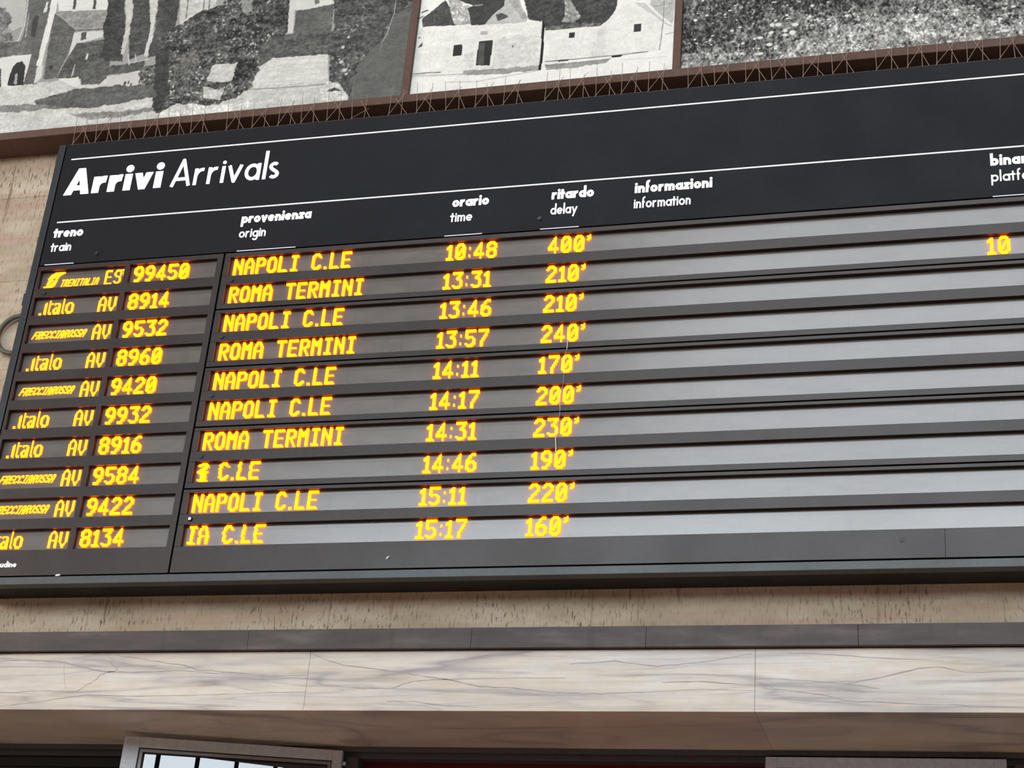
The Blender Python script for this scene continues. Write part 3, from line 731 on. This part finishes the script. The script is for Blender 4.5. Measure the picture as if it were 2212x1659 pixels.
# ------------------------------------------------------------------ the photo murals above the rail
ART = {
 1: [
  ('p', 192, 24, 3, [(-0.788, 7.872), (-0.586, 7.849), (-0.343, 7.846), (-0.103, 7.847), (-0.043, 7.865), (0.151, 7.843), (0.369, 7.852), (0.487, 7.718), (1.134, 7.646), (1.117, 7.851), (1.578, 7.837), (1.639, 7.639), (1.792, 7.526), (1.807, 7.407), (-0.672, 7.395)]),
  ('p', 176, 6, 1, [(-1.092, 8.826), (-0.591, 8.757), (-0.552, 8.525), (-0.531, 8.319), (-0.597, 8.286), (-0.965, 8.318)]),
  ('p', 118, 45, 6, [(-0.953, 8.54), (-0.701, 8.477), (-0.63, 8.386), (-0.623, 8.312), (-0.571, 8.203), (-0.873, 8.214)]),
  ('p', 96, 16, 1, [(-0.598, 8.758), (-0.384, 8.728), (-0.347, 8.498), (-0.324, 7.837), (-0.457, 7.852), (-0.518, 8.189), (-0.51, 8.298)]),
  ('l', 190, 0.0091, 0, [(-0.56, 8.677), (-0.522, 8.336), (-0.539, 8.206), (-0.559, 8.194)]),
  ('l', 165, 0.0068, 0, [(-0.512, 8.408), (-0.493, 8.222)]),
  ('p', 62, 8, 1, [(-0.456, 8.394), (-0.433, 8.38), (-0.422, 8.214), (-0.457, 8.225), (-0.472, 8.348)]),
  ('p', 205, 5, 0.6, [(-0.404, 8.487), (-0.39, 8.485), (-0.384, 8.41), (-0.408, 8.402)]),
  ('p', 212, 8, 1, [(-0.387, 8.729), (0.09, 8.663), (0.062, 8.444), (0.062, 8.364), (-0.296, 8.399)]),
  ('p', 76, 6, 0.5, [(-0.225, 8.669), (-0.205, 8.666), (-0.179, 8.402), (-0.199, 8.405)]),
  ('p', 76, 6, 0.5, [(-0.08, 8.649), (-0.06, 8.646), (-0.035, 8.384), (-0.055, 8.386)]),
  ('l', 110, 0.0046, 0, [(-0.292, 8.398), (-0.202, 8.391)]),
  ('l', 120, 0.0046, 0, [(-0.159, 8.385), (0.062, 8.364)]),
  ('p', 142, 28, 2, [(-0.318, 8.394), (0.055, 8.354), (0.05, 8.22), (-0.139, 8.244)]),
  ('p', 92, 22, 1.5, [(-0.324, 8.391), (-0.148, 8.241), (-0.148, 8.137), (-0.159, 8.038), (-0.204, 7.873), (-0.29, 7.868), (-0.311, 8.128)]),
  ('p', 200, 8, 1, [(-0.149, 8.216), (0.06, 8.201), (0.063, 8.154), (-0.051, 8.132), (-0.103, 8.12), (-0.111, 8.039), (-0.148, 8.043)]),
  ('p', 84, 10, 0.5, [(-0.096, 8.209), (-0.06, 8.209), (-0.052, 8.153), (-0.089, 8.144)]),
  ('l', 70, 0.0068, 0, [(-0.159, 8.232), (0.064, 8.215)]),
  ('p', 84, 30, 3, [(-0.113, 8.121), (0.076, 8.138), (0.152, 7.965), (0.162, 7.824), (-0.135, 7.851), (-0.204, 7.873)]),
  ('p', 212, 8, 1, [(-0.398, 8.73), (-0.356, 8.724), (-0.32, 8.495), (-0.32, 8.391), (-0.326, 7.975), (-0.363, 7.98), (-0.363, 8.408)]),
  ('p', 198, 6, 1, [(-0.355, 7.972), (-0.316, 7.985), (-0.309, 7.885), (-0.333, 7.845), (-0.349, 7.847)]),
  ('e', 200, 0.0092, 0.026, [(-0.017, 8.013)]),
  ('e', 200, 0.0069, 0.0078, [(0.101, 7.999)]),
  ('l', 200, 0.0068, 0, [(-0.088, 7.958), (-0.092, 7.87)]),
  ('p', 60, 6, 0.5, [(-0.267, 7.972), (-0.242, 7.973), (-0.238, 7.94), (-0.264, 7.94)]),
  ('p', 98, 32, 4, [(-0.875, 8.225), (-0.474, 8.184), (-0.419, 8.083), (-0.558, 8.078), (-0.836, 8.064)]),
  ('p', 206, 6, 1, [(-0.836, 8.064), (-0.575, 8.08), (-0.418, 8.079), (-0.419, 7.968), (-0.427, 7.835), (-0.784, 7.853)]),
  ('p', 45, 8, 1, [(-0.534, 7.846), (-0.538, 7.922), (-0.533, 7.982), (-0.51, 8.025), (-0.472, 8.032), (-0.44, 7.992), (-0.422, 7.841)]),
  ('p', 40, 8, 1, [(-0.718, 7.853), (-0.72, 7.996), (-0.661, 8.025), (-0.612, 7.984), (-0.579, 7.844)]),
  ('p', 150, 10, 1, [(-0.499, 7.935), (-0.484, 7.94), (-0.47, 7.854), (-0.49, 7.856)]),
  ('p', 62, 22, 3, [(0.003, 8.675), (0.11, 8.66), (0.205, 8.208), (0.237, 7.948), (0.076, 7.967), (0.084, 8.097), (0.05, 8.22), (0.059, 8.335)]),
  ('p', 184, 20, 2, [(0.124, 8.658), (0.203, 8.647), (0.251, 8.202), (0.234, 7.998), (0.215, 8.0), (0.205, 8.244)]),
  ('p', 72, 24, 3, [(0.184, 8.65), (0.283, 8.636), (0.366, 8.295), (0.403, 7.999), (0.286, 7.956), (0.246, 8.131), (0.24, 8.275)]),
  ('p', 192, 18, 2, [(0.289, 8.635), (0.382, 8.622), (0.402, 8.255), (0.416, 7.962), (0.378, 7.967), (0.384, 8.185)]),
  ('p', 190, 24, 2, [(0.519, 8.603), (0.803, 8.564), (0.806, 8.267), (0.707, 8.209), (0.582, 8.178)]),
  ('l', 95, 0.0068, 0, [(0.594, 8.519), (0.617, 8.227)]),
  ('l', 95, 0.0068, 0, [(0.707, 8.504), (0.728, 8.213)]),
  ('l', 95, 0.0068, 0, [(0.745, 8.499), (0.766, 8.208)]),
  ('p', 70, 24, 3, [(0.382, 8.622), (0.526, 8.602), (0.556, 8.271), (0.539, 7.972), (0.405, 7.953), (0.416, 8.181)]),
  ('p', 84, 26, 3, [(0.121, 7.916), (0.39, 7.937), (0.405, 7.859), (0.149, 7.853)]),
  ('p', 190, 8, 1.5, [(0.146, 7.84), (0.374, 7.859), (0.403, 7.755), (0.184, 7.759)]),
  ('e', 72, 0.0092, 0.0156, [(0.287, 7.775)]),
  ('e', 72, 0.0069, 0.013, [(0.311, 7.779)]),
  ('e', 72, 0.0069, 0.0104, [(0.333, 7.763)]),
  ('l', 205, 0.0057, 0, [(0.269, 7.994), (0.291, 7.914)]),
  ('l', 200, 0.0057, 0, [(0.318, 7.988), (0.334, 7.937)]),
  ('l', 195, 0.0068, 0, [(0.286, 7.925), (0.414, 7.941)]),
  ('p', 70, 56, 5, [(0.601, 8.194), (0.697, 8.271), (0.846, 8.305), (0.899, 8.551), (1.308, 8.494), (1.324, 8.067), (1.266, 7.953), (1.158, 7.915), (1.129, 7.833), (0.889, 7.861), (0.665, 7.922), (0.514, 7.905), (0.467, 8.076), (0.528, 8.167)]),
  ('p', 132, 25, 4, [(0.96, 8.361), (1.039, 8.351), (1.056, 8.242), (1.023, 8.197), (0.978, 8.252)]),
  ('p', 84, 34, 3, [(1.151, 7.923), (1.203, 8.013), (1.523, 8.022), (1.629, 8.001), (1.643, 7.829), (1.548, 7.837), (1.252, 7.845), (1.128, 7.782)]),
  ('p', 94, 20, 1, [(1.349, 8.204), (1.592, 8.214), (1.603, 7.998), (1.358, 8.015)]),
  ('p', 204, 6, 1, [(1.308, 8.494), (1.566, 8.458), (1.592, 8.214), (1.396, 8.191), (1.344, 8.197)]),
  ('p', 120, 30, 1, [(1.439, 8.333), (1.482, 8.327), (1.495, 8.227), (1.466, 8.224)]),
  ('p', 200, 6, 0.6, [(1.276, 8.498), (1.326, 8.491), (1.339, 8.276), (1.351, 8.022), (1.318, 8.026)]),
  ('e', 215, 0.0069, 0.0078, [(1.192, 8.028)]),
  ('e', 215, 0.0057, 0.0078, [(1.224, 8.031)]),
  ('p', 80, 62, 5, [(0.454, 7.895), (0.559, 7.994), (1.156, 7.888), (1.161, 7.778), (1.149, 7.644), (1.021, 7.608), (0.941, 7.549), (0.853, 7.542), (0.536, 7.536), (0.497, 7.632), (0.534, 7.713), (0.403, 7.721), (0.366, 7.835), (0.422, 7.898)]),
  ('p', 190, 24, 4, [(0.856, 7.841), (1.027, 7.848), (1.012, 7.72), (0.946, 7.701), (0.843, 7.739)]),
  ('p', 178, 40, 4, [(0.828, 7.687), (0.96, 7.652), (0.954, 7.578), (0.836, 7.605)]),
  ('p', 58, 22, 3, [(0.459, 7.981), (0.542, 8.024), (0.587, 7.707), (0.576, 7.532), (0.513, 7.545)]),
  ('p', 62, 60, 4, [(1.033, 7.868), (1.138, 7.849), (1.173, 7.776), (1.131, 7.663), (1.055, 7.58), (0.968, 7.57), (1.001, 7.694), (1.015, 7.795)]),
  ('p', 200, 18, 1.5, [(1.165, 7.75), (1.246, 7.85), (1.601, 7.838), (1.629, 7.65), (1.149, 7.644)]),
  ('l', 184, 0.0034, 0, [(1.231, 7.79), (1.409, 7.786), (1.598, 7.777)]),
  ('l', 184, 0.0034, 0, [(1.218, 7.754), (1.414, 7.748), (1.603, 7.74)]),
  ('l', 184, 0.0034, 0, [(1.207, 7.715), (1.42, 7.707), (1.608, 7.699)]),
  ('l', 184, 0.0034, 0, [(1.195, 7.676), (1.426, 7.666), (1.613, 7.658)]),
  ('l', 112, 0.0057, 0, [(1.136, 7.635), (1.315, 7.625), (1.625, 7.617)]),
  ('p', 90, 22, 4, [(-0.314, 7.72), (-0.084, 7.761), (0.199, 7.764), (0.482, 7.746), (0.52, 7.653), (0.409, 7.641), (0.104, 7.616), (-0.216, 7.637), (-0.302, 7.667)]),
  ('p', 118, 24, 4, [(-0.75, 7.715), (-0.291, 7.686), (-0.105, 7.639), (-0.343, 7.637), (-0.739, 7.668)]),
  ('p', 132, 30, 4, [(-0.046, 7.584), (0.238, 7.568), (0.514, 7.572), (0.535, 7.543), (0.308, 7.526), (0.092, 7.522)]),
  ('p', 212, 6, 1, [(-0.179, 7.863), (-0.041, 7.858), (-0.022, 7.81), (-0.04, 7.777), (-0.173, 7.848)]),
  ('p', 88, 26, 2, [(-0.069, 7.991), (0.106, 7.988), (0.16, 7.831), (0.116, 7.787), (-0.012, 7.795)]),
  ('p', 205, 40, 4, [(0.553, 7.527), (0.665, 7.579), (0.943, 7.539), (1.161, 7.569), (1.155, 7.51), (0.749, 7.446)]),
  ('p', 70, 40, 4, [(1.56, 8.459), (2.125, 8.381), (2.14, 8.101), (2.146, 7.451), (1.794, 7.467), (1.735, 7.572), (1.693, 7.629), (1.643, 7.635), (1.612, 7.843), (1.617, 8.031)]),
  ('p', 94, 12, 8, [(2.007, 8.084), (2.138, 8.118), (2.151, 7.451), (1.776, 7.469), (1.798, 7.704), (1.919, 7.891)]),
  ('l', 165, 0.0046, 0, [(1.989, 8.19), (1.986, 8.087), (1.97, 8.003)]),
  ('l', 160, 0.0057, 0, [(1.97, 8.003), (1.96, 7.94), (1.937, 7.889)]),
  ('l', 120, 0.0046, 0, [(1.937, 7.889), (1.928, 7.816)]),
  ('e', 190, 0.0138, 0.013, [(1.695, 7.769)]),
  ('e', 190, 0.0161, 0.013, [(1.723, 7.706)]),
  ('e', 190, 0.0069, 0.0078, [(1.68, 7.791)]),
  ('e', 190, 0.0092, 0.0104, [(1.734, 7.711)]),
  ('e', 190, 0.0115, 0.0104, [(1.692, 7.878)]),
  ('e', 190, 0.0069, 0.0104, [(1.718, 7.949)]),
  ('e', 190, 0.0092, 0.0078, [(1.738, 7.677)]),
  ('e', 190, 0.0069, 0.0052, [(1.755, 7.702)]),
  ('p', 200, 40, 4, [(1.64, 7.635), (1.71, 7.608), (1.755, 7.543), (1.756, 7.471), (1.629, 7.458), (1.581, 7.595)]),
  ('p', 70, 20, 2, [(1.631, 7.57), (1.674, 7.592), (1.725, 7.56), (1.658, 7.56)]),
 ],
 2: [
  ('p', 232, 8, 1, [(2.028, 8.465), (3.774, 8.219), (3.805, 7.193), (2.036, 7.382)]),
  ('p', 72, 20, 1.5, [(2.177, 7.967), (2.171, 8.029), (2.215, 8.071), (2.299, 8.145), (2.32, 8.105), (2.36, 8.038), (2.386, 7.954)]),
  ('l', 60, 0.0091, 0, [(2.163, 8.074), (2.196, 8.087)]),
  ('l', 60, 0.0068, 0, [(2.15, 8.031), (2.172, 8.046)]),
  ('p', 170, 45, 2, [(2.307, 8.175), (2.384, 8.144), (2.429, 8.091), (2.475, 8.078), (2.443, 8.062), (2.453, 8.02), (2.47, 7.95), (2.38, 7.955), (2.344, 8.034)]),
  ('p', 64, 14, 1, [(2.33, 8.352), (2.676, 8.304), (2.665, 8.057), (2.601, 7.994), (2.562, 7.932), (2.474, 7.936), (2.459, 8.012), (2.442, 8.069), (2.475, 8.085), (2.379, 8.138)]),
  ('l', 185, 0.0068, 0, [(2.486, 8.083), (2.531, 8.084)]),
  ('p', 186, 16, 1, [(2.665, 8.057), (2.664, 8.169), (2.752, 8.123), (2.77, 8.036), (2.82, 7.953), (2.806, 7.921), (2.559, 7.932), (2.598, 7.998)]),
  ('p', 165, 30, 1.5, [(2.677, 8.112), (2.743, 8.09), (2.815, 7.953), (2.789, 7.937)]),
  ('p', 84, 18, 1, [(2.617, 7.999), (2.658, 8.007), (2.7, 7.975), (2.635, 7.949)]),
  ('p', 66, 26, 1.5, [(2.727, 8.297), (3.359, 8.21), (3.342, 8.011), (3.332, 7.94), (3.263, 7.837), (2.927, 7.846), (2.917, 7.907), (2.822, 7.939)]),
  ('p', 150, 45, 2.5, [(3.015, 8.122), (3.061, 8.048), (3.134, 7.919), (3.099, 7.877), (3.021, 7.9), (3.04, 7.951)]),
  ('p', 100, 40, 3, [(2.925, 7.873), (3.066, 7.881), (3.256, 7.864), (3.247, 7.836), (2.927, 7.846)]),
  ('p', 224, 13, 0.8, [(2.151, 7.943), (2.178, 7.96), (2.426, 7.942), (2.887, 7.914), (2.905, 7.918), (2.923, 7.86), (2.917, 7.567), (2.124, 7.594), (2.134, 7.764)]),
  ('p', 210, 20, 9, [(2.446, 7.727), (2.632, 7.82), (2.892, 7.837), (2.905, 7.591), (2.484, 7.624)]),
  ('p', 226, 12, 0.8, [(2.927, 7.846), (3.247, 7.839), (3.287, 7.873), (3.371, 7.968), (3.432, 7.979), (3.608, 7.832), (3.605, 7.627), (3.402, 7.616), (2.943, 7.616)]),
  ('p', 214, 14, 6, [(3.245, 7.826), (3.288, 7.86), (3.285, 7.627), (3.195, 7.618)]),
  ('p', 196, 10, 0.8, [(3.437, 7.979), (3.496, 7.971), (3.63, 7.81), (3.603, 7.826)]),
  ('p', 188, 20, 2, [(3.513, 8.188), (3.696, 8.163), (3.671, 7.968), (3.661, 7.8), (3.607, 7.858), (3.529, 7.954)]),
  ('l', 140, 0.0046, 0, [(3.551, 7.938), (3.661, 7.949)]),
  ('l', 150, 0.0046, 0, [(3.619, 7.811), (3.657, 7.787)]),
  ('l', 150, 0.0046, 0, [(3.627, 7.733), (3.669, 7.741)]),
  ('l', 125, 0.005, 0, [(3.61, 8.108), (3.609, 7.813), (3.601, 7.679), (3.595, 7.628)]),
  ('p', 226, 3, 0.4, [(2.367, 7.823), (2.446, 7.82), (2.45, 7.717), (2.372, 7.719)]),
  ('p', 46, 6, 0.3, [(2.385, 7.81), (2.436, 7.808), (2.438, 7.728), (2.385, 7.731)]),
  ('p', 224, 3, 0.4, [(2.509, 7.835), (2.629, 7.83), (2.63, 7.627), (2.513, 7.634)]),
  ('p', 46, 4, 0.3, [(2.533, 7.819), (2.619, 7.815), (2.615, 7.638), (2.532, 7.645)]),
  ('p', 80, 8, 0.3, [(2.539, 7.805), (2.573, 7.804), (2.576, 7.646), (2.54, 7.647)]),
  ('e', 30, 0.0051, 0.0057, [(2.742, 7.757)]),
  ('p', 172, 8, 0.3, [(2.538, 7.888), (2.579, 7.886), (2.582, 7.859), (2.54, 7.865)]),
  ('p', 46, 5, 0.3, [(3.071, 7.812), (3.103, 7.811), (3.103, 7.775), (3.07, 7.776)]),
  ('p', 52, 8, 0.3, [(3.442, 7.827), (3.484, 7.825), (3.484, 7.77), (3.442, 7.772)]),
  ('p', 62, 8, 0.5, [(2.165, 7.817), (2.189, 7.854), (2.192, 7.827), (2.173, 7.816)]),
  ('e', 90, 0.0046, 0.0078, [(2.166, 7.887)]),
  ('p', 150, 24, 3, [(2.944, 7.603), (3.111, 7.603), (3.323, 7.603), (3.298, 7.574), (3.113, 7.564), (2.953, 7.563)]),
  ('p', 156, 24, 3, [(2.457, 7.621), (2.678, 7.608), (2.909, 7.607), (2.912, 7.568), (2.681, 7.569), (2.46, 7.588)]),
  ('l', 105, 0.0068, 0, [(2.943, 7.626), (3.11, 7.622), (3.269, 7.622), (3.388, 7.621), (3.532, 7.626)]),
  ('l', 110, 0.0068, 0, [(2.148, 7.63), (2.261, 7.627), (2.323, 7.623)]),
  ('l', 150, 0.0046, 0, [(2.122, 7.617), (2.459, 7.594), (2.736, 7.569)]),
  ('p', 24, 3, 0.4, [(3.018, 7.623), (3.077, 7.626), (3.075, 7.616), (3.019, 7.613)]),
  ('p', 20, 3, 0.4, [(3.325, 7.619), (3.388, 7.621), (3.381, 7.606), (3.326, 7.606)]),
  ('p', 26, 6, 0.5, [(2.903, 7.915), (2.919, 7.913), (2.926, 7.702), (2.923, 7.567), (2.906, 7.569), (2.91, 7.704)]),
  ('p', 215, 5, 0.5, [(2.646, 7.631), (2.67, 7.632), (2.672, 7.609), (2.645, 7.609)]),
  ('l', 190, 0.0057, 0, [(2.353, 7.548), (2.547, 7.532), (2.71, 7.549), (2.912, 7.568)]),
  ('l', 205, 0.0046, 0, [(3.377, 7.584), (3.639, 7.578)]),
 ],
 3: [
  ('p', 112, 60, 1, [(3.608, 8.378), (5.77, 8.064), (5.701, 6.934), (3.655, 7.148)]),
  ('p', 84, 50, 25, [(3.608, 8.378), (4.45, 8.256), (4.349, 7.846), (4.046, 7.726), (3.946, 7.611), (3.638, 7.585)]),
  ('p', 84, 50, 14, [(4.296, 8.278), (4.804, 8.204), (4.748, 7.769), (4.55, 7.769), (4.299, 7.814)]),
  ('p', 160, 60, 18, [(4.152, 7.43), (4.4, 7.618), (4.673, 7.709), (5.038, 7.694), (5.536, 7.569), (5.725, 7.336), (5.264, 7.331), (3.799, 7.409)]),
  ('p', 150, 50, 10, [(3.716, 7.575), (3.947, 7.579), (4.151, 7.508), (4.152, 7.4), (3.67, 7.424)]),
  ('e', 222, 0.0115, 0.0104, [(3.794, 7.809)]),
  ('e', 222, 0.0138, 0.013, [(4.219, 7.723)]),
  ('e', 222, 0.0184, 0.013, [(4.254, 7.722)]),
  ('e', 222, 0.0184, 0.013, [(4.345, 7.71)]),
  ('e', 222, 0.0161, 0.0104, [(4.214, 7.673)]),
  ('e', 222, 0.0138, 0.0104, [(4.292, 7.676)]),
  ('e', 222, 0.0184, 0.0182, [(4.33, 7.658)]),
  ('e', 222, 0.0138, 0.0104, [(4.29, 7.648)]),
  ('e', 222, 0.0161, 0.0104, [(4.154, 7.642)]),
  ('e', 222, 0.0184, 0.013, [(4.205, 7.592)]),
  ('e', 222, 0.0115, 0.0104, [(4.238, 7.563)]),
  ('e', 222, 0.0253, 0.0104, [(4.151, 7.536)]),
  ('e', 222, 0.0138, 0.0052, [(4.227, 7.878)]),
  ('e', 222, 0.0092, 0.0078, [(4.0, 7.712)]),
  ('e', 222, 0.0069, 0.0052, [(3.804, 7.647)]),
  ('e', 222, 0.0069, 0.0052, [(3.858, 7.653)]),
  ('e', 222, 0.0069, 0.0052, [(4.038, 7.612)]),
  ('e', 222, 0.0092, 0.0078, [(4.124, 7.64)]),
  ('e', 222, 0.0115, 0.0078, [(4.435, 7.829)]),
  ('e', 222, 0.0161, 0.0104, [(5.197, 7.698)]),
  ('e', 222, 0.0138, 0.0104, [(5.138, 7.793)]),
  ('e', 222, 0.0115, 0.0104, [(5.417, 7.614)]),
  ('e', 222, 0.0184, 0.0104, [(5.436, 7.533)]),
  ('e', 222, 0.0115, 0.0078, [(5.49, 7.685)]),
  ('e', 222, 0.0092, 0.0078, [(5.392, 7.581)]),
  ('e', 222, 0.0115, 0.0078, [(4.831, 7.608)]),
  ('e', 222, 0.0092, 0.0078, [(4.299, 7.782)]),
  ('e', 222, 0.0115, 0.0104, [(5.038, 7.663)]),
  ('e', 222, 0.0138, 0.0078, [(5.152, 7.495)]),
  ('e', 222, 0.0092, 0.0104, [(5.313, 7.506)]),
  ('e', 222, 0.0138, 0.0104, [(4.624, 7.734)]),
  ('e', 222, 0.0138, 0.0078, [(4.524, 7.495)]),
  ('e', 222, 0.0115, 0.0078, [(4.671, 7.508)]),
  ('e', 222, 0.0115, 0.013, [(5.517, 7.511)]),
 ],
}

def hsh(ix, iz, s):
    h_ = (ix.astype(np.int64)*374761393 + iz.astype(np.int64)*668265263 + s*974711) & 0xffffffff
    h_ = ((h_ ^ (h_ >> 13)) * 1274126177) & 0xffffffff
    return ((h_ ^ (h_ >> 16)) & 0xffff) / 65535.0
def vnoise(x, z, f, s):
    x = x*f+1000; z = z*f+1000
    ix = np.floor(x); iz = np.floor(z); fx = x-ix; fz = z-iz
    fx = fx*fx*(3-2*fx); fz = fz*fz*(3-2*fz)
    a = hsh(ix, iz, s); b = hsh(ix+1, iz, s); c = hsh(ix, iz+1, s); d = hsh(ix+1, iz+1, s)
    return (a*(1-fx)+b*fx)*(1-fz)+(c*(1-fx)+d*fx)*fz
def fbm(x, z, f, s, o=3):
    t = 0; a = 1; n = 0
    for k in range(o):
        t = t + a*(vnoise(x, z, f*2**k, s+k)-.5)*2; n += a; a *= .6
    return t/n*1.3
def paint(prims, X, Z, seed, hook=None):
    g = np.full(X.shape, 150.0)
    tex = .75*fbm(X, Z, 45, seed, 3)+.55*fbm(X, Z*1.6, 11, seed+60, 3)+.5*fbm(X*.3, Z*1.3, 34, seed+80, 2); fine = fbm(X, Z, 110, seed+7, 1)
    wx = fbm(X, Z, 22, seed+20, 3); wz = fbm(X, Z, 22, seed+31, 3)
    sp = np.clip((fbm(X+Z*.4, Z, 75, seed+40, 2)-.42)*5, 0, 1)*np.clip((fbm(X, Z, 9, seed+44, 2)+.35)*1.6, 0, 1)
    for kind, val, amp, warp, pts in prims:
        if hook is not None and kind == 'e': g = hook(g); hook = None
        if kind == 'p':
            x = X + wx*warp*.0028; z = Z + wz*warp*.0028
            inside = np.zeros(X.shape, bool); n = len(pts)
            for i in range(n):
                (xa, za), (xb, zb) = pts[i], pts[(i+1) % n]
                if za == zb: continue
                c = ((za > z) != (zb > z)) & (x < (xb-xa)*(z-za)/(zb-za)+xa)
                inside ^= c
            v = val + amp*(.75*tex+.45*fine)
            if amp >= 38: v = v + sp*amp*1.6
            g = np.where(inside, v, g)
        elif kind == 'l':
            for i in range(len(pts)-1):
                (xa, za), (xb, zb) = pts[i], pts[i+1]
                dx, dz = xb-xa, zb-za; L2 = dx*dx+dz*dz+1e-9
                t = np.clip(((X-xa)*dx+(Z-za)*dz)/L2, 0, 1)
                d = np.hypot(X-xa-t*dx, Z-za-t*dz)
                m = np.clip((amp*.5-d)/.0025+.5, 0, 1)
                g = g*(1-m)+val*m
        else:
            (xa, za) = pts[0]
            d = np.hypot((X-xa+wx*.003)/amp, (Z-za+wz*.003)/warp)
            m = np.clip((1-d)*4+.3, 0, 1)
            g = g*(1-m)+val*m
    return g

def mural(idx, x0, x1, z0, z1, step, label):
    nx = int((x1-x0)/step)+1; nz = int((z1-z0)/step)+1
    xs_ = np.linspace(x0, x1, nx); zs_ = np.linspace(z0, z1, nz)
    X, Z = np.meshgrid(xs_, zs_)
    def grass(g):
        b1 = vnoise(X+Z*.6, Z*.35-X*.2, 140, 301); b2 = vnoise(X-Z*.7, Z*.4+X*.25, 140, 307); b3 = vnoise(X+Z*.1, Z*.5, 75, 311)
        g = g + (np.maximum(np.maximum(b1, b2), b3)-.74)*190
        fl = np.random.RandomState(5)
        for _ in range(330):
            fx, fz = fl.uniform(x0, x1), fl.uniform(z0, z1); s = fl.uniform(.004, .010)
            d = np.hypot((X-fx)/s, (Z-fz)/(s*.6))
            g = np.where(d < 1, 222, g)
        return g
    g = paint(ART[idx], X, Z, 50*idx, grass if idx == 3 else None)
    age = fbm(X, Z, 1.6, 900+idx, 3)*5 + fbm(X*3, Z*.6, 4, 950+idx, 2)*3
    g = np.clip(g+age, 18, 242)/255.0
    lin = np.where(g <= .04045, g/12.92, ((g+.055)/1.055)**2.4)
    root = empty('mural_panel', ((x0+x1)/2, 0, z0), label, 'mural')
    mb = MB(); mb.box(x0, x1, -.1185, -.03, z0, z1); mb.build('backing_board', mat('mural_backing', (.5,.48,.44), .8, .2), root)
    me = bpy.data.meshes.new('photo_print')
    co = np.zeros((nx*nz, 3), np.float32)
    co[:,0] = (X-(x0+x1)/2).ravel(); co[:,1] = -.12; co[:,2] = (Z-z0).ravel()
    I = np.arange(nx*nz).reshape(nz, nx)
    q = np.stack([I[:-1,:-1], I[:-1,1:], I[1:,1:], I[1:,:-1]], -1).reshape(-1, 4)
    me.vertices.add(len(co)); me.vertices.foreach_set('co', co.ravel())
    me.loops.add(q.size); me.loops.foreach_set('vertex_index', q.ravel().astype(np.int32))
    me.polygons.add(len(q)); me.polygons.foreach_set('loop_start', np.arange(0, q.size, 4, dtype=np.int32)); me.polygons.foreach_set('loop_total', np.full(len(q), 4, np.int32))
    me.update(calc_edges=True); me.validate()
    at_ = me.color_attributes.new('print', 'FLOAT_COLOR', 'POINT')
    l_ = lin.ravel(); ca = np.ones((nx*nz, 4), np.float32); ca[:,0] = l_; ca[:,1] = l_*.98; ca[:,2] = l_*.90
    at_.data.foreach_set('color', ca.ravel())
    me.materials.append(M_print)
    o = bpy.data.objects.new('photo_print', me); COL.objects.link(o); o.parent = root
    return root

M_print = mat('photo_print', (.5,.5,.5), .7, .25); t = NT(M_print)
at_n = t.n('ShaderNodeAttribute', attribute_name='print')
t.l(at_n.outputs['Color'], t.b.inputs['Base Color'])
mural(1, -2.0, 2.102, 7.437, 9.0, .0048, 'black and white mural of a village with cypresses, left of the brown mouldings')
mural(2, 2.150, 3.677, 7.437, 9.0, .0042, 'black and white mural of whitewashed houses with dark cone roofs')
mural(3, 3.722, 6.6, 7.437, 8.6, .0038, 'black and white mural of a flowering meadow, rightmost above the board')
